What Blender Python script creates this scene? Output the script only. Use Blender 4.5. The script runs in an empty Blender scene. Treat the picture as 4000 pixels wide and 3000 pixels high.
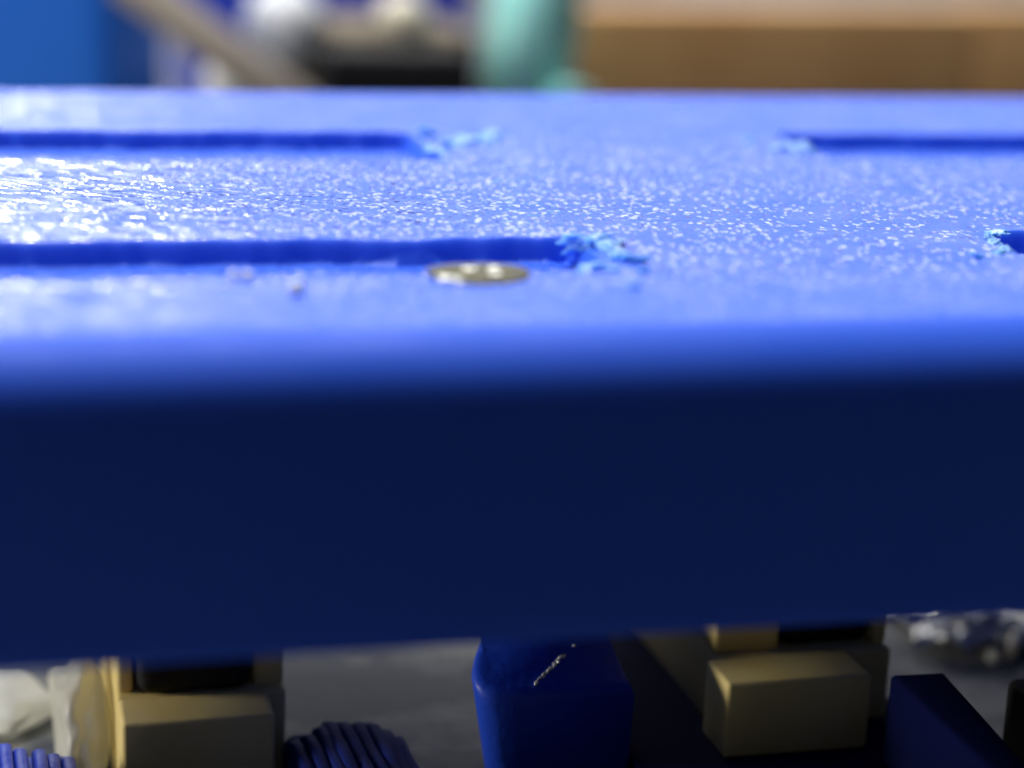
import bpy, bmesh, math, random
import numpy as np
from mathutils import Vector, Matrix, noise

# ---------------------------------------------------------------- scene, camera, light
# 1 unit = 1 cm (a macro picture, about 2 cm wide)
S = bpy.context.scene
S.unit_settings.system = 'METRIC'
S.unit_settings.scale_length = 0.01
COL = S.collection
R = math.radians
random.seed(7)

PSI, PITCH, ROLL = R(14.6), R(15.0), 0.04
fw = Vector((math.sin(PSI), math.cos(PSI), 0)); rt = Vector((math.cos(PSI), -math.sin(PSI), 0))
F = fw * math.cos(PITCH) + Vector((0, 0, -math.sin(PITCH)))
U = fw * math.sin(PITCH) + Vector((0, 0, math.cos(PITCH)))
RX = rt * math.cos(ROLL) + U * math.sin(ROLL)
UY = -rt * math.sin(ROLL) + U * math.cos(ROLL)
cam = bpy.data.cameras.new('camera'); cam_o = bpy.data.objects.new('camera', cam); COL.objects.link(cam_o)
m = Matrix.Identity(4)
for i in range(3):
    m[i][0], m[i][1], m[i][2] = RX[i], UY[i], -F[i]
m.translation = Vector((-1.00828, -3.87084, 0.695))
cam_o.matrix_world = m
cam.sensor_width = 36; cam.angle = R(28.0)
cam.clip_start = 0.05; cam.clip_end = 300
cam.dof.use_dof = True; cam.dof.focus_distance = 3.93
cam.dof.aperture_fstop = cam.lens * 1e-3 / 0.125     # entrance pupil about 1.2 mm
cam.dof.aperture_blades = 0
S.camera = cam_o

W = bpy.data.worlds.new('World'); S.world = W; W.use_nodes = True
bg = W.node_tree.nodes['Background']
bg.inputs[0].default_value = (0.9, 0.92, 1.0, 1); bg.inputs[1].default_value = 0.027

def area(name, loc, target, sx, sy, power, col):
    l = bpy.data.lights.new(name, 'AREA'); l.shape = 'RECTANGLE'; l.size = sx; l.size_y = sy
    l.energy = power; l.color = col
    o = bpy.data.objects.new(name, l); COL.objects.link(o)
    o.location = loc
    o.rotation_euler = (Vector(target) - Vector(loc)).to_track_quat('-Z', 'Y').to_euler()
    return o
# a window-sized soft light high behind the subject and a lamp lower down, behind on the left
area('ceiling_light', (-4, 6.5, 26), (-0.3, 1.5, 0), 16, 12, 12000, (0.97, 0.98, 1.0))
area('window_light', (6, 34, 16), (0, 0, 0), 40, 18, 6200, (0.97, 0.97, 1.0))
area('desk_lamp', (-1.6, 27, 6.2), (-0.6, 0, 0), 3.0, 2.2, 700, (1.0, 0.98, 0.95))
area('side_lamp', (-14, 2.2, 1.3), (0.5, 3.0, -0.6), 3.0, 2.4, 1200, (1.0, 0.95, 0.86))

S.view_settings.view_transform = 'Standard'; S.view_settings.look = 'None'
S.view_settings.exposure = 0.0; S.view_settings.gamma = 1.0
S.view_settings.use_curve_mapping = False
S.cycles.use_denoising = True
S.cycles.max_bounces = 8
S.cycles.sample_clamp_indirect = 6.0

# ---------------------------------------------------------------- helpers
def mat(name, col, rough=0.5, spec=0.5, bump=None, var=None, metallic=0, trans=0, sub=0, coat=0):
    """plain Principled; var=(colour2, scale, lo, hi) mottles it, bump=(scale, dist, detail)"""
    M = bpy.data.materials.new(name); M.use_nodes = True
    nt = M.node_tree; n = nt.nodes; L = nt.links
    b = n['Principled BSDF']
    b.inputs['Base Color'].default_value = (*col, 1); b.inputs['Roughness'].default_value = rough
    b.inputs['Specular IOR Level'].default_value = spec; b.inputs['Metallic'].default_value = metallic
    b.inputs['Transmission Weight'].default_value = trans
    b.inputs['Coat Weight'].default_value = coat
    if sub:
        b.inputs['Subsurface Weight'].default_value = sub
        b.inputs['Subsurface Radius'].default_value = (0.02, 0.05, 0.15)
        b.inputs['Subsurface Scale'].default_value = 0.4
    tc = n.new('ShaderNodeTexCoord')
    if var:
        c2, sc, lo, hi = var
        t = n.new('ShaderNodeTexNoise'); t.inputs['Scale'].default_value = sc; t.inputs['Detail'].default_value = 5
        L.new(tc.outputs['Object'], t.inputs['Vector'])
        mr = n.new('ShaderNodeMapRange'); mr.inputs[1].default_value = lo; mr.inputs[2].default_value = hi
        L.new(t.outputs['Fac'], mr.inputs[0])
        mx = n.new('ShaderNodeMix'); mx.data_type = 'RGBA'
        mx.inputs['A'].default_value = (*col, 1); mx.inputs['B'].default_value = (*c2, 1)
        L.new(mr.outputs[0], mx.inputs['Factor']); L.new(mx.outputs['Result'], b.inputs['Base Color'])
    if bump:
        sc, dist, det = bump
        t = n.new('ShaderNodeTexNoise'); t.inputs['Scale'].default_value = sc; t.inputs['Detail'].default_value = det
        L.new(tc.outputs['Object'], t.inputs['Vector'])
        bp = n.new('ShaderNodeBump'); bp.inputs['Distance'].default_value = dist; bp.inputs['Strength'].default_value = 1
        L.new(t.outputs['Fac'], bp.inputs['Height']); L.new(bp.outputs[0], b.inputs['Normal'])
    return M

def grained_blue():
    """blue plastic; the scraped top has a fine grain that glints in the lamp, the moulded sides are smooth"""
    M = bpy.data.materials.new('grained_blue_plastic'); M.use_nodes = True
    nt = M.node_tree; n = nt.nodes; L = nt.links
    b = n['Principled BSDF']
    b.inputs['Base Color'].default_value = (0.030, 0.120, 0.74, 1)
    b.inputs['Subsurface Weight'].default_value = 0.35
    b.inputs['Subsurface Radius'].default_value = (0.2, 0.4, 1.0); b.inputs['Subsurface Scale'].default_value = 0.06
    b.inputs['Specular IOR Level'].default_value = 0.24
    b.inputs['Coat Roughness'].default_value = 0.055
    b.inputs['Coat IOR'].default_value = 1.45
    tc = n.new('ShaderNodeTexCoord')
    def nz(scale, rot, sc, det=1.5):
        m1 = n.new('ShaderNodeMapping'); m1.inputs['Rotation'].default_value = (0, 0, R(rot))
        m2 = n.new('ShaderNodeMapping'); m2.inputs['Scale'].default_value = sc
        t = n.new('ShaderNodeTexNoise'); t.inputs['Scale'].default_value = scale; t.inputs['Detail'].default_value = det
        L.new(tc.outputs['Object'], m1.inputs[0]); L.new(m1.outputs[0], m2.inputs[0]); L.new(m2.outputs[0], t.inputs['Vector'])
        return t.outputs['Fac']
    def mth(op, a, c):
        k = n.new('ShaderNodeMath'); k.operation = op
        for i, v in enumerate((a, c)):
            if isinstance(v, float): k.inputs[i].default_value = v
            else: L.new(v, k.inputs[i])
        return k.outputs[0]
    grain = nz(75, 0, (1, 0.45, 1), 2.5)
    ge = n.new('ShaderNodeNewGeometry'); sp = n.new('ShaderNodeSeparateXYZ'); L.new(ge.outputs['Normal'], sp.inputs[0])
    tp = n.new('ShaderNodeMapRange'); tp.inputs[1].default_value = 0.97; tp.inputs[2].default_value = 0.9995
    tp.inputs[3].default_value = 0.0; tp.inputs[4].default_value = 1.0
    L.new(sp.outputs[2], tp.inputs[0])                     # only the upward faces are scraped
    bp = n.new('ShaderNodeBump'); bp.inputs['Distance'].default_value = BUMP
    L.new(grain, bp.inputs['Height']); L.new(tp.outputs[0], bp.inputs['Strength'])
    L.new(bp.outputs[0], b.inputs['Normal'])
    def facets(scale, rot, sc, k):
        """little flat scraped facets, each tilted its own way"""
        m1 = n.new('ShaderNodeMapping'); m1.inputs['Rotation'].default_value = (0, 0, R(rot))
        m2 = n.new('ShaderNodeMapping'); m2.inputs['Scale'].default_value = sc
        v = n.new('ShaderNodeTexVoronoi'); v.inputs['Scale'].default_value = scale
        v.voronoi_dimensions = '2D'
        L.new(tc.outputs['Object'], m1.inputs[0]); L.new(m1.outputs[0], m2.inputs[0]); L.new(m2.outputs[0], v.inputs['Vector'])
        a1 = n.new('ShaderNodeVectorMath'); a1.operation = 'SUBTRACT'; a1.inputs[1].default_value = (.5, .5, .5)
        L.new(v.outputs['Color'], a1.inputs[0])
        a2 = n.new('ShaderNodeVectorMath'); a2.operation = 'MULTIPLY'; a2.inputs[1].default_value = (k, k, 0)
        L.new(a1.outputs[0], a2.inputs[0])
        sx = n.new('ShaderNodeSeparateXYZ'); L.new(v.outputs['Color'], sx.inputs[0])
        return a2.outputs[0], sx.outputs[2]
    sep = n.new('ShaderNodeSeparateXYZ'); L.new(tc.outputs['Object'], sep.inputs[0])
    wob = mth('ADD', sep.outputs[0], mth('MULTIPLY', nz(5, 0, (1, 1, 1), 2), 0.9))
    mr = n.new('ShaderNodeMapRange'); mr.inputs[1].default_value = -0.5; mr.inputs[2].default_value = 0.25
    L.new(wob, mr.inputs[0])                               # long scraping strokes on the left, short grain to the right
    (fa, wa), (fb, wb) = facets(118, 36, (0.26, 1.0, 1), FACET), facets(132, 20, (0.95, 0.6, 1), FACET)
    mx = n.new('ShaderNodeMix'); mx.data_type = 'VECTOR'
    L.new(mr.outputs[0], mx.inputs['Factor']); L.new(fa, mx.inputs['A']); L.new(fb, mx.inputs['B'])
    sc_ = n.new('ShaderNodeVectorMath'); sc_.operation = 'SCALE'; L.new(mx.outputs['Result'], sc_.inputs[0]); L.new(tp.outputs[0], sc_.inputs['Scale'])
    ad = n.new('ShaderNodeVectorMath'); ad.operation = 'ADD'; L.new(bp.outputs[0], ad.inputs[0]); L.new(sc_.outputs[0], ad.inputs[1])
    no = n.new('ShaderNodeVectorMath'); no.operation = 'NORMALIZE'; L.new(ad.outputs[0], no.inputs[0])
    L.new(no.outputs[0], b.inputs['Coat Normal'])
    mw = n.new('ShaderNodeMix'); L.new(mr.outputs[0], mw.inputs[0]); L.new(wa, mw.inputs[2]); L.new(wb, mw.inputs[3])
    th = n.new('ShaderNodeMapRange'); th.inputs[1].default_value = -0.5; th.inputs[2].default_value = 1.0
    th.inputs[3].default_value = 0.54; th.inputs[4].default_value = 0.22     # fewer bright facets to the right
    L.new(wob, th.inputs[0])
    y1 = n.new('ShaderNodeMapRange'); y1.inputs[1].default_value = -0.86; y1.inputs[2].default_value = -0.66; y1.inputs[3].default_value = .35
    y2 = n.new('ShaderNodeMapRange'); y2.inputs[1].default_value = 0.6; y2.inputs[2].default_value = 0.95; y2.inputs[3].default_value = 1; y2.inputs[4].default_value = .3
    L.new(sep.outputs[1], y1.inputs[0]); L.new(sep.outputs[1], y2.inputs[0])   # the scraped track lies between the grooves
    zone = mth('MULTIPLY', mth('MULTIPLY', y1.outputs[0], y2.outputs[0]), tp.outputs[0])
    L.new(mth('MULTIPLY', mth('LESS_THAN', mw.outputs[0], th.outputs[0]), zone), b.inputs['Coat Weight'])
    r3 = n.new('ShaderNodeMapRange'); r3.inputs[1].default_value = .35; r3.inputs[2].default_value = .65
    r3.inputs[3].default_value = .46; r3.inputs[4].default_value = .60
    L.new(nz(6, 0, (1, 1, 1), 4), r3.inputs[0]); L.new(r3.outputs[0], b.inputs['Roughness'])
    return M
BUMP = 0.003; FACET = 0.46

MAT = {
    'blue': grained_blue(),
    'blue_smooth': mat('blue_plastic', (0.012, 0.05, 0.52), 0.42, 0.5, bump=(40, 0.002, 3)),
    'shaded_blue': mat('shaded_blue_plastic', (0.006, 0.018, 0.17), 0.7, 0.12, bump=(40, 0.002, 3)),  # darker copy of the grip blue, its shade put into the colour
    'foot_blue': mat('lit_blue_plastic', (0.016, 0.07, 0.60), 0.45, 0.4, bump=(40, 0.002, 3)),  # lit copy of the bracket's blue, brightness put into the colour
    'navy': mat('shaded_navy_plastic', (0.003, 0.006, 0.05), 0.85, 0.05, bump=(50, 0.002, 3)),  # shaded copy of the bracket's blue, shade put into the colour
    'burr': mat('torn_blue_plastic', (0.13, 0.35, 0.92), 0.3, 0.7, bump=(60, 0.003, 3), sub=0.5),
    'tan': mat('tan_plastic', (0.92, 0.71, 0.25), 0.6, 0.25, bump=(30, 0.0008, 3), var=((0.94, 0.77, 0.33), 5, .4, .65)),
    'black': mat('black_rubber', (0.008, 0.008, 0.009), 0.7, 0.3, bump=(45, 0.003, 3)),
    'brass': mat('tarnished_brass', (0.12, 0.11, 0.04), 0.5, 0.12, bump=(45, 0.002, 2), var=((0.06, 0.055, 0.03), 22, .45, .6)),
    'table': mat('grey_worktop', (0.055, 0.066, 0.085), 0.65, 0.5, bump=(26, 0.004, 4), var=((0.30, 0.30, 0.27), 3.6, .49, .62)),  # pale blotches paint silvery highlights into the worktop colour
    'wall': mat('pale_wall', (0.62, 0.62, 0.63), 0.9, 0.2, var=((0.55, 0.55, 0.57), 0.4, .4, .6)),
    'crumb': mat('pale_crumb', (0.78, 0.76, 0.68), 0.35, 0.5, bump=(60, 0.003, 2), sub=0.3),
    'haze': mat('whitish_haze', (0.93, 0.92, 0.80), 0.4, 0.4, trans=0.55),
    'foil': mat('foil', (0.62, 0.62, 0.60), 0.3, 0.5, metallic=0.9),
    'glint': mat('scratch_and_highlight', (0.85, 0.84, 0.74), 0.3, 0.8, metallic=0.5),  # bare scratch on the foot, and painted highlights on the disc
    'azure': mat('azure_plastic', (0.02, 0.19, 0.85), 0.4, 0.5, bump=(8, 0.004, 2)),
    'royal': mat('royal_blue_plastic', (0.02, 0.05, 0.5), 0.4, 0.5),
    'cork': mat('cork', (0.26, 0.22, 0.15), 0.9, 0.2, bump=(14, 0.02, 4), var=((0.16, 0.12, 0.08), 9, .45, .6)),
    'wood': mat('tan_wood', (0.84, 0.47, 0.19), 0.6, 0.3, bump=(6, 0.01, 4), var=((0.74, 0.39, 0.15), 1.5, .4, .65)),
    'stick': mat('grey_brown_stick', (0.20, 0.17, 0.14), 0.7, 0.3),
    'white': mat('white_pin_head', (0.9, 0.91, 0.92), 0.3, 0.5),
    'cream': mat('cream_highlight_head', (0.92, 0.84, 0.64), 0.3, 0.5),
    'steel': mat('steel', (0.6, 0.6, 0.6), 0.3, 0.5, metallic=1),
    'teal': mat('teal_plastic', (0.42, 0.94, 0.86), 0.3, 0.5, sub=0.4),
}

def link(name, me, material, parent=None, smooth=True):
    o = bpy.data.objects.new(name, me); COL.objects.link(o)
    me.materials.clear(); me.materials.append(material)
    if smooth:
        me.shade_smooth()
    if parent: o.parent = parent
    return o
def from_bm(name, bm, material, parent=None, smooth=True):
    bmesh.ops.recalc_face_normals(bm, faces=bm.faces)
    me = bpy.data.meshes.new(name); bm.to_mesh(me); bm.free()
    return link(name, me, material, parent, smooth)
def thing(name, label, cat, loc=(0, 0, 0), group=None):
    o = bpy.data.objects.new(name, None); o.empty_display_size = 0.1; COL.objects.link(o)
    o.location = loc; tag(o, label, cat, group); return o
def tag(o, label, cat, group=None):
    o['label'] = label; o['category'] = cat
    if group: o['group'] = group
    return o

def box_bm(x0, x1, y0, y1, z0, z1, bev=0.01, seg=3, bm=None):
    bm = bm or bmesh.new()
    r = bmesh.ops.create_cube(bm, size=1)
    for v in r['verts']:
        v.co = Vector((x0 + (v.co.x + .5) * (x1 - x0), y0 + (v.co.y + .5) * (y1 - y0), z0 + (v.co.z + .5) * (z1 - z0)))
    if bev:
        es = list({e for v in r['verts'] for e in v.link_edges})
        bmesh.ops.bevel(bm, geom=es, offset=bev, segments=seg, affect='EDGES', profile=.5)
    return bm
def prism_bm(top, bottom, z0, z1, bev=0.012):
    """closed solid between two polygons of the same point count (plan view)"""
    bm = bmesh.new()
    a = [bm.verts.new((x, y, z0)) for x, y in bottom]; b = [bm.verts.new((x, y, z1)) for x, y in top]
    k = len(a)
    bm.faces.new(a[::-1]); tf = bm.faces.new(b)
    for i in range(k):
        bm.faces.new((a[i], a[(i + 1) % k], b[(i + 1) % k], b[i]))
    if bev:
        bmesh.ops.bevel(bm, geom=list(tf.edges), offset=bev, segments=3, affect='EDGES', profile=.5)
    return bm
def chip_bm(bm, c, size, rot, seed, sub=2, rough=.45):
    """one ragged chip: a noisy, squashed ball"""
    r = bmesh.ops.create_icosphere(bm, subdivisions=sub, radius=1)
    Rm = Matrix.Rotation(rot[0], 3, 'X') @ Matrix.Rotation(rot[1], 3, 'Y') @ Matrix.Rotation(rot[2], 3, 'Z')
    for v in r['verts']:
        d = v.co.normalized()
        k = 1 + rough * noise.noise(d * 1.6 + Vector((seed, seed * .7, 0))) * 1.4 + rough * .6 * noise.noise(d * 4 + Vector((0, seed, 3))) + rough * .3 * noise.noise(d * 9 + Vector((seed, 1, 0)))
        v.co = Vector(c) + Rm @ Vector((d.x * k * size[0], d.y * k * size[1], d.z * k * size[2]))

# ---------------------------------------------------------------- the setting
TZ = -1.25
bm = bmesh.new(); bmesh.ops.create_grid(bm, x_segments=40, y_segments=40, size=1)
for v in bm.verts:
    v.co = Vector((v.co.x * 60, v.co.y * 31.4 + 28.6, TZ))
o = from_bm('tabletop', bm, MAT['table']); o['kind'] = 'structure'
bm = box_bm(-60, 60, 60, 61, TZ - .5, 60, 0)
o = from_bm('wall', bm, MAT['wall'], smooth=False); o['kind'] = 'structure'

# ---------------------------------------------------------------- the grooved blue bar
YF, YB, ZB, XL, XR = -1.12, 1.68, -0.468, -1.09, 2.6
RF, RB, RBOT, DEPTH = 0.105, 0.05, 0.012, 0.042
# grooves: x0, x1, near rim y0, far rim y1, corner radius
GROOVES = [(-9, 0.0, -0.68, -0.385, 0.018), (0.785, 9, -0.66, -0.365, 0.12),
           (-9, -0.04, 0.50, 0.915, 0.03), (0.88, 9, 0.50, 0.915, 0.06)]
WX = np.arange(-2, 3, .006); _r = np.random.RandomState(5)
WN = sum(a * np.convolve(_r.randn(len(WX)), np.hanning(k), 'same') / math.sqrt(k * .375) for a, k in ((.0022, 9), (.0034, 19), (.003, 45)))
def groove_depth(X, Y):
    D = np.zeros_like(X)
    wob = np.interp(X, WX, WN)
    for x0, x1, y0, y1, r in GROOVES:
        cx, cy, hx, hy = (x0 + x1) / 2, (y0 + y1) / 2, (x1 - x0) / 2, (y1 - y0) / 2
        qx = np.abs(X - cx) - hx + r
        yy = Y - np.where(Y > cy, wob, wob * .4)
        qy = np.abs(yy - cy) - hy + r
        sd = np.hypot(np.maximum(qx, 0), np.maximum(qy, 0)) + np.minimum(np.maximum(qx, qy), 0) - r
        t = np.clip(0.35 - sd / 0.022, 0, 1)                  # rounded rim, sharp foot of the wall
        D = np.maximum(D, DEPTH * (1 - np.cos(t * math.pi / 2)))
    return D
prof = []                                                  # (y, z) round the section, front bottom first
for i in range(5):
    a = math.pi / 2 * i / 4
    prof.append((YF + RBOT - RBOT * math.sin(a), ZB + RBOT - RBOT * math.cos(a)))
for i in range(1, 12): prof.append((YF, ZB + RBOT + (-RF - ZB - RBOT) * i / 12))
for i in range(0, 17):
    a = math.pi / 2 * i / 16
    prof.append((YF + RF - RF * math.cos(a), -RF + RF * math.sin(a)))
ys = np.arange(YF + RF + .012, YB - RB - .006, .012)
extra = []
for y in (-0.67, -0.375, 0.50, 0.915):
    extra += list(np.arange(y - .026, y + .0261, .002))
ys = np.unique(np.round(np.concatenate([ys, extra]), 4))
prof += [(float(y), 0.0) for y in ys]
for i in range(0, 9):
    a = math.pi / 2 * i / 8
    prof.append((YB - RB + RB * math.sin(a), -RB + RB * math.cos(a)))
prof.append((YB, -.2)); prof.append((YB, ZB)); 
xs = np.unique(np.round(np.concatenate([np.arange(XL, XR + .001, .010)] + [np.arange(e - .11, e + .11, .003) for e in (-0.03, 0.84, 0.90)]), 4))
P = np.array(prof); nx, ny = len(xs), len(P)
X, Yg = np.meshgrid(xs, P[:, 0], indexing='ij'); Z = np.repeat(P[None, :, 1], nx, 0)
flat = (Z == 0.0)
Z = np.where(flat, Z - groove_depth(X, Yg), Z)
und = 0.0012 * np.sin(X * 9 + Yg * 5) * np.sin(Yg * 7 - X * 3) + 0.0006 * np.sin(X * 37 + 2 * np.sin(Yg * 21)) * np.sin(Yg * 41)
Z = Z + np.where(flat, und, 0)
V = np.stack([X, Yg, Z], -1).reshape(-1, 3)
ii, jj = np.meshgrid(np.arange(nx - 1), np.arange(ny), indexing='ij')
j2 = (jj + 1) % ny
q = np.stack([ii * ny + jj, (ii + 1) * ny + jj, (ii + 1) * ny + j2, ii * ny + j2], -1).reshape(-1, 4)
faces = q.tolist() + [[int(k) for k in range(ny)][::1], [int((nx - 1) * ny + k) for k in range(ny)][::-1]]
me = bpy.data.meshes.new('body'); me.from_pydata(V.tolist(), [], faces); me.validate()
bar = thing('grooved_bar', 'thick blue plastic bar with long grooves and rough glittering top', 'plastic bar', (0, 0, 0))
body = link('body', me, MAT['blue'], bar)
me.shade_smooth()
b2 = bmesh.new(); b2.from_mesh(me); bmesh.ops.recalc_face_normals(b2, faces=b2.faces); b2.to_mesh(me); b2.free()
try: me.set_sharp_from_angle(angle=R(50))
except Exception: pass

def burr(label, chips):
    for k, (c, s, rot) in enumerate(chips):
        bm = bmesh.new(); chip_bm(bm, (0, 0, 0), tuple(.85 * q for q in s), rot, k * 3.7 + len(chips), 4, .55)
        o = from_bm('burr', bm, MAT['burr'], bar); o.location = c
        if k == 0: o['label'] = label
rnd = random.Random(3)
def ch(x, y, z, sx, sy, sz):
    if x < .1 and y < 0: x += .018
    return ((x, y, z), (sx, sy, sz), (rnd.uniform(-.6, .6), rnd.uniform(-.5, .5), rnd.uniform(0, 3)))
burr('pale torn plastic curl at the end of the near left groove', [
    ch(-.006, -.46, .002, .022, .05, .020), ch(.014, -.52, .003, .020, .045, .012), ch(.026, -.59, .001, .018, .04, .007),
    ch(-.036, -.60, -.020, .020, .025, .016), ch(-.07, -.655, -.006, .014, .02, .007), ch(.022, -.685, .001, .009, .012, .006),
    ch(-.022, -.66, -.003, .016, .025, .007), ch(-.03, -.80, .001, .010, .012, .004), ch(.04, -.45, -.002, .028, .03, .004)])
burr('pale smeared burr at the end of the far left groove', [
    ch(-.025, .62, -.006, .04, .035, .010), ch(.02, .68, .0, .04, .03, .012), ch(.07, .73, .0, .045, .03, .012),
    ch(.12, .78, -.002, .04, .03, .008), ch(.0, .86, .0, .025, .03, .010)])
burr('soft pale burr at the start of the far right groove', [
    ch(.845, .66, .0, .04, .04, .010), ch(.79, .66, -.002, .03, .03, .007), ch(.87, .61, -.002, .025, .03, .006), ch(.765, .76, .0, .016, .02, .005)])
burr('ragged pale lip at the rounded start of the near right groove', [
    ch(.835, -.385, -.001, .024, .012, .005), ch(.80, -.43, -.001, .018, .016, .005), ch(.782, -.48, -.001, .014, .020, .006),
    ch(.775, -.54, -.001, .012, .020, .006), ch(.70, -.60, -.001, .04, .008, .004), ch(.74, -.575, -.001, .025, .008, .004)])

# ---------------------------------------------------------------- things lying on the bar
disc = thing('brass_disc', 'tiny dished brass disc lying on the rim of the near groove', 'metal disc', (-.243, -.69, .0)); disc.scale = (.94, .86, .9)
bm = bmesh.new()
rings = [(.0, .0035), (.035, .003), (.062, .003), (.078, .0035), (.086, .005), (.091, .0045), (.090, .0025), (.08, .001), (.0, .0008)]
prev = None
for r, z in rings:
    if r == 0:
        cur = [bm.verts.new((0, 0, z))]
    else:
        cur = [bm.verts.new((r * math.cos(t * math.tau / 48) * (1 + .02 * math.sin(3 * t * math.tau / 48)), r * math.sin(t * math.tau / 48), z + .0015 * math.sin(2 * t * math.tau / 48 + 1))) for t in range(48)]
    if prev:
        for t in range(48):
            if len(prev) == 1: bm.faces.new((prev[0], cur[t], cur[(t + 1) % 48]))
            elif len(cur) == 1: bm.faces.new((prev[t], cur[0], prev[(t + 1) % 48]))
            else: bm.faces.new((prev[t], cur[t], cur[(t + 1) % 48], prev[(t + 1) % 48]))
    prev = cur
from_bm('dish', bm, MAT['brass'], disc)
for (x, y, sx, sy, sz) in ((-.006, .026, .019, .010, .0045), (.036, .022, .012, .012, .006), (.028, -.016, .016, .013, .004), (-.060, -.058, .026, .013, .005)):
    bm = bmesh.new(); chip_bm(bm, (x, y, .004), (sx, sy, sz), (0, .1, -.5), x * 90, 3, .45)
    from_bm('highlight_bump', bm, MAT['glint'], disc)  # pale bumps paint the highlights on the rim and in the dish

def crumb(label, c, s, seed, material='crumb', group=None):
    bm = bmesh.new(); chip_bm(bm, (0, 0, 0), s, (0, 0, seed), seed, 3, .3)
    o = from_bm('crumb', bm, MAT[material]); o.location = c
    tag(o, label, 'crumb', group)
crumb('left one of two tiny glassy grains on the near groove edge', (-.641, -.694, .006), (.008, .008, .007), 1.1)
crumb('right one of two tiny glassy grains on the near groove edge', (-.619, -.695, .006), (.009, .009, .007), 2.3)
crumb('blurred white grain lying alone in front of the near groove', (-.557, -.80, .009), (.012, .012, .011), 4.2)

# ---------------------------------------------------------------- under the bar
def cradle(label, x0, x1, yf, px0, px1, wx0, wx1, zb, zt):
    t = thing('tan_support', label, 'support', ((x0 + x1) / 2, yf + .3, zb), 'tan supports under the bar')
    ox, oy, oz = t.location
    def part(name, a, b, c, d, e, f, bev=.010):
        from_bm(name, box_bm(a - ox, b - ox, c - oy, d - oy, e - oz, f - oz, bev), MAT['tan'], t)
    part('front_block', x0, x1, yf, yf + .13, zb, zt)
    part('rear_block', wx0, wx1, yf + .132, yf + .75, zb, zt - .004)
    part('cheek', wx0 + .002, px0 - .003, yf + .16, yf + .7, zt - .006, ZB - .004)
    part('cheek', px1 + .003, wx1 - .002, yf + .16, yf + .7, zt - .006, ZB - .004)
def pad(label, x0, x1, y0, y1, z0):
    bm = box_bm(x0, x1, y0, y1, z0, ZB - .002, .03, 4)
    c = Vector(((x0 + x1) / 2, (y0 + y1) / 2, z0))
    for v in bm.verts: v.co -= c
    o = from_bm('rubber_pad', bm, MAT['black']); o.location = c
    tag(o, label, 'pad', 'black pads under the bar')
cradle('tan plastic support with lit pale side, left of the ribbed blue grip', -.788, -.486, -.10, -.752, -.514, -.79, -.446, TZ, -1.02)
pad('black rubber pad in the tan support nearest the left edge', -.749, -.517, .03, .5, -1.023)
cradle('tan plastic support standing on the shaded blue bracket at right', .375, .685, -.342, .547, .751, .40, .785, -1.07, -.908)
pad('black rubber pad in the tan support on the shaded blue bracket', .55, .748, -.178, .30, -.911)

br = thing('blue_bracket', 'shaded blue plastic bracket with scratched rounded foot beneath the bar', 'bracket', (0.35, -.4, TZ))
ox, oy, oz = br.location
def rel(pts): return [(x - ox, y - oy) for x, y in pts]
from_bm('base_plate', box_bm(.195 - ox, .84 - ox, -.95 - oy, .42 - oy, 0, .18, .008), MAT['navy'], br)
SL = lambda y: .37 + .35 * (y + .24)                        # the foot's top slopes down towards the front
topA = [(.20, .10), (-.01, .10), (-.045, -.06), (-.061, -.13), (-.086, -.168), (-.112, -.205), (-.125, -.242), (-.128, -.275), (-.118, -.303), (-.09, -.315), (.190, -.322), (.176, -.175)]
botA = [(.20, .10), (.03, .10), (.0, -.06), (-.01, -.12), (-.03, -.15), (-.05, -.18), (-.055, -.20), (-.055, -.25), (-.045, -.27), (-.03, -.285), (.190, -.29), (.176, -.175)]
bm = prism_bm(rel(topA), rel(botA), .002, .37, 0)
for v in bm.verts:
    if v.co.z > .25: v.co.z = SL(v.co.y + oy)
tf = [f for f in bm.faces if all(v.co.z > .25 for v in f.verts)]
bmesh.ops.bevel(bm, geom=list({e for f in tf for e in f.edges}), offset=.022, segments=5, affect='EDGES', profile=.5)
foot = from_bm('foot', bm, MAT['foot_blue'], br); foot['label'] = 'rounded blue foot with a pale scratch'
bm = bmesh.new()
for k in range(7):
    f = k / 6; f2 = f + rnd.uniform(-.03, .03)
    xx, yy = -.003 + .068 * f2, -.296 + .065 * f2
    chip_bm(bm, (xx - ox, yy - oy, SL(yy) + .001), (.011, .004, .0028), (0, 0, .9 + rnd.uniform(-.4, .4)), k * 2.1, 2, .5)
sc = from_bm('scratch', bm, MAT['glint'], foot); sc['label'] = 'short pale glinting scratch'
bm = bmesh.new(); chip_bm(bm, (.097 - ox, -.202 - oy, SL(-.202) + .001), (.004, .004, .003), (0, 0, 0), 9, 2, .4)
from_bm('scratch', bm, MAT['glint'], foot)
topB = [(.805, -.41), (.693, -.405), (.693, -.93), (.76, -.93)]
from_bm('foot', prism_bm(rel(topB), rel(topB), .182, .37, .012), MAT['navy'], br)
blk = from_bm('black_block', box_bm(-.2, .2, -.25, .25, 0, .35, .02), MAT['black']); blk.location = (1.14, -.66, TZ)
tag(blk, 'low black block at the lower right corner', 'block')

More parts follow.
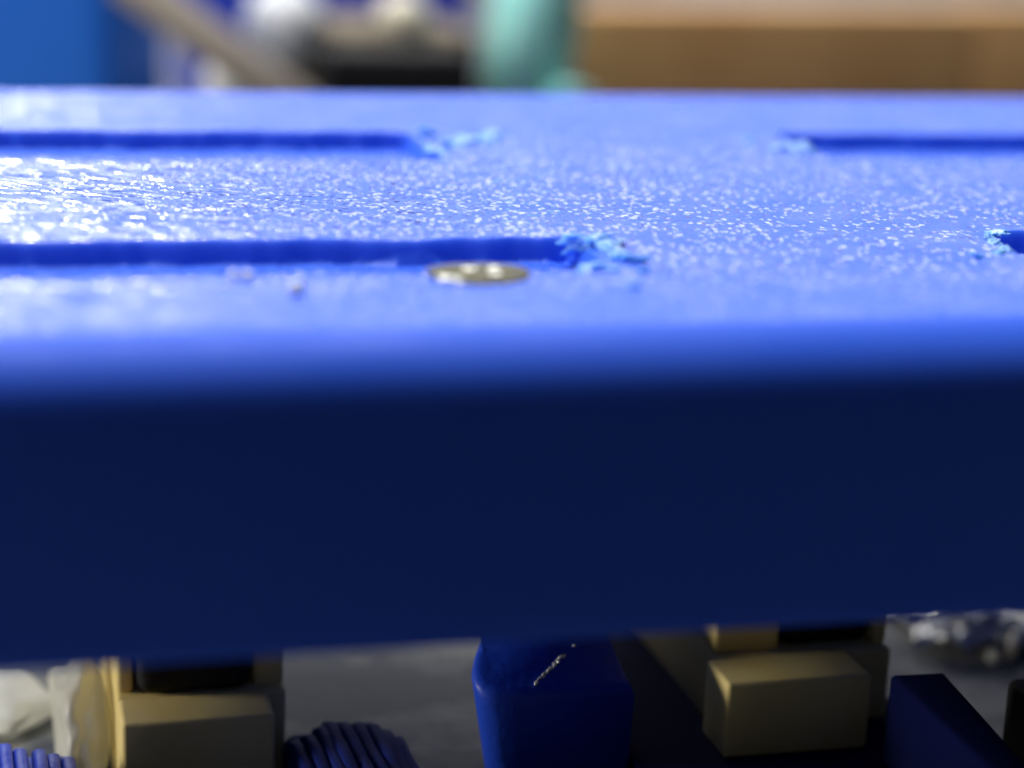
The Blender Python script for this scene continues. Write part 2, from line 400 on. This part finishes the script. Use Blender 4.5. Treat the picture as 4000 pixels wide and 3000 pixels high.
def grip(label, x0, n, w, yb, yf, h, material, lean=0):
    t = thing('ribbed_grip', label, 'grip', (x0, yb, TZ), 'ribbed blue grips under the bar')
    k = n * w; rr = random.Random(int(n * 13))
    from_bm('core', box_bm(0, k, yf - yb, -.03, 0, h * .72, .03), material, t)
    for i in range(n):
        u = (i + .5) / n
        top = h * (0.80 + .2 * math.sin(math.pi * min(1, u * .9 + .05)))
        end = -.05 * (1 - math.sin(math.pi * u)) 
        bm = bmesh.new(); rows = []; top *= rr.uniform(.95, 1.03); ph = rr.uniform(0, 6)
        for j in range(13):
            f = j / 12; y = end + (yf - yb - end) * f
            zz = top * min(1, (0.55 + .45 * math.sin(min(1, f * 6) * math.pi / 2)))
            sec = []
            for s in range(9):
                a = math.pi * s / 8
                sec.append(bm.verts.new((i * w + w / 2 - math.cos(a) * w * .47 + lean * f * .05 + .004 * math.sin(ph + f * 3), y, zz - .009 + .009 * math.sin(a) ** .7 + .003 * math.sin(j * 1.7 + i * 2.1))))
            sec = [bm.verts.new((sec[0].co.x, y, 0.002))] + sec + [bm.verts.new((sec[-1].co.x, y, 0.002))]
            rows.append(sec)
        for a, b in zip(rows, rows[1:]):
            for s in range(len(a)): 
                s2 = (s + 1) % len(a)
                bm.faces.new((a[s], b[s], b[s2], a[s2]))
        bm.faces.new(rows[0]); bm.faces.new(rows[-1][::-1])
        from_bm('rib', bm, material, t)
grip('ribbed blue plastic grip in shade between tan support and scratched foot', -.455, 9, .0265, .07, -.55, .18, MAT['shaded_blue'], .5)
grip('bright blue ribbed plastic grip in the lower left corner', -1.17, 10, .029, .05, -.5, .18, MAT['blue_smooth'], .4)

def lump(label, c, pieces, seed, material='haze'):
    bm = bmesh.new(); r = bmesh.ops.create_icosphere(bm, subdivisions=5, radius=1)
    for v in bm.verts:
        d = v.co.normalized()
        k = 1 + .28 * noise.noise(d * 1.4 + Vector((seed, 0, 0))) + .06 * noise.noise(d * 3 + Vector((0, seed, 0)))
        v.co = Vector((d.x * k * pieces[0], d.y * k * pieces[1], max(d.z * k, -.92) * pieces[2]))
    o = from_bm('haze_lump', bm, MAT[material]); o.location = c; tag(o, label, 'lump')  # pale lumps added to stand in for bright haze and highlights
lump('whitish translucent lump standing in for highlights beside the left tan support', (-.855, .26, TZ + .10), (.062, .20, .115), 3.1)
lump('low pale lump standing in for silvery haze at the left edge behind the blue grip', (-1.02, .50, TZ + .035), (.11, .16, .04), 8.4)
crumb('cream crumb standing on the worktop at far right', (1.44, .46, TZ + .032), (.014, .014, .036), 7.7)
crumb('small grey crumb left of the cream crumb', (1.38, .44, TZ + .014), (.016, .016, .016), 8.3)
bm = bmesh.new(); bmesh.ops.create_grid(bm, x_segments=46, y_segments=34, size=1)
for v in bm.verts:
    x, y = v.co.x, v.co.y
    rag = 1 + .16 * noise.noise(Vector((math.atan2(y, x) * 1.7, 3, 0)))
    p = Vector((x * 2.2, y * 1.6, 4.2))
    h = abs(noise.noise(p * 1.1)) + .6 * abs(noise.noise(p * 2.3 + Vector((5, 0, 0)))) + .3 * abs(noise.noise(p * 5))
    v.co = Vector((x * .27 * rag, y * .19 * rag, .004 + .085 * h))
foil = from_bm('foil_scrap', bm, MAT['foil'], smooth=False); foil.location = (1.50, .64, TZ); foil.rotation_euler = (0, 0, R(-12))
md = foil.modifiers.new('thickness', 'SOLIDIFY'); md.thickness = .003; md.offset = 1
tag(foil, 'crumpled silvery foil scrap on the worktop at far right', 'foil')  # crumpled metal, also standing in for the silvery haze here

# ---------------------------------------------------------------- blurred background
t = from_bm('azure_box', box_bm(-2.0, .42, -.4, .4, 0, 1.95, .28, 8), MAT['azure']); t.location = (-.62, 6.2, TZ)  # enlarged out of view to block the desk lamp below the bar
t.rotation_euler = (0, 0, R(-14)); tag(t, 'bright azure plastic box out of focus behind the bar', 'box')
t = from_bm('royal_box', box_bm(-1.0, 1.0, -.4, .4, 0, 1.3, .08, 4), MAT['royal']); t.location = (1.25, 10.5, TZ)
tag(t, 'darker blue box far behind the cork block', 'box')

def rod_bm(a, b, r, n=16):
    bm = bmesh.new(); a, b = Vector(a), Vector(b)
    bmesh.ops.create_cone(bm, cap_ends=True, segments=n, radius1=r, radius2=r, depth=(b - a).length)
    q = (b - a).to_track_quat('Z', 'Y').to_matrix().to_4x4(); q.translation = (a + b) / 2
    bmesh.ops.transform(bm, matrix=q, verts=bm.verts); return bm
t = from_bm('wooden_stick', rod_bm((-.42, 5.55, .02), (1.2, 5.27, TZ + .09), .10), MAT['stick'])
tag(t, 'grey-brown stick leaning on the azure box', 'stick')

cork = from_bm('cork_block', box_bm(-.62, .44, -.5, .5, 0, .99, .05, 3), MAT['cork']); cork.location = (.92, 6.6, TZ)
tag(cork, 'dark brown cork block with round-headed pins', 'cork block')
t = from_bm('cork_shade_box', box_bm(-.36, .36, -.2, .2, 0, .95, .04), MAT['black']); t.location = (.86, 5.75, TZ)  # dark box added as the shade on the cork block's front
tag(t, 'black box standing in for the shaded front of the cork block', 'box')
def pin(label, head, tip, r, material):
    head, tip = Vector(head), Vector(tip)
    t = thing('round_pin', label, 'pin', tip, 'round-headed pins in the background')
    bm = bmesh.new(); bmesh.ops.create_uvsphere(bm, u_segments=24, v_segments=16, radius=r)
    bmesh.ops.translate(bm, vec=head - tip, verts=bm.verts)
    from_bm('head', bm, MAT[material], t)
    from_bm('needle', rod_bm((0, 0, 0), (head - tip), .018, 8), MAT['steel'], t)
pin('largest white pin head above the left of the cork block', (.40, 6.2, -.25), (.56, 6.5, -.5), .20, 'white')
pin('lower white pin head beside the leaning stick', (.08, 5.7, -.46), (.42, 6.3, -.62), .13, 'white')
pin('cream pin head standing in for a blurred highlight above the right of the cork block', (.98, 6.2, -.21), (1.02, 6.5, -.5), .13, 'cream')  # pale ball added to give an out-of-focus highlight

t = thing('teal_clip', 'pale teal plastic clip standing beside the wooden plank', 'clip', (1.50, 6.05, TZ))
bm = prism_bm([(-.16, -.12), (.20, -.12), (.20, .16), (-.16, .16)], [(-.20, -.16), (.17, -.16), (.17, .16), (-.20, .16)], 0, 1.5, .04)
from_bm('blade', bm, MAT['teal'], t)
from_bm('jaw', box_bm(-.05, .19, -.30, -.165, 0, .77, .04), MAT['teal'], t)

t.rotation_euler = (0, R(11), R(38))
t = thing('wooden_plank', 'tan wooden plank end blurred at the upper right', 'plank', (3.4, 7.2, TZ))
t.rotation_euler = (0, 0, R(9))
from_bm('board', box_bm(-1.45, 1.15, -.2, .1, 0, 1.06, .03), MAT['wood'], t)
from_bm('board', box_bm(1.156, 2.8, -.19, .1, 0, 1.07, .03), MAT['wood'], t)

t = from_bm('white_carton', box_bm(-3.2, 3.2, -.4, .4, 0, 1.9, .05), MAT['wall']); t.location = (5.9, 11.2, TZ)
t.rotation_euler = (0, 0, R(-6)); tag(t, 'pale grey carton showing above the wooden plank', 'carton')
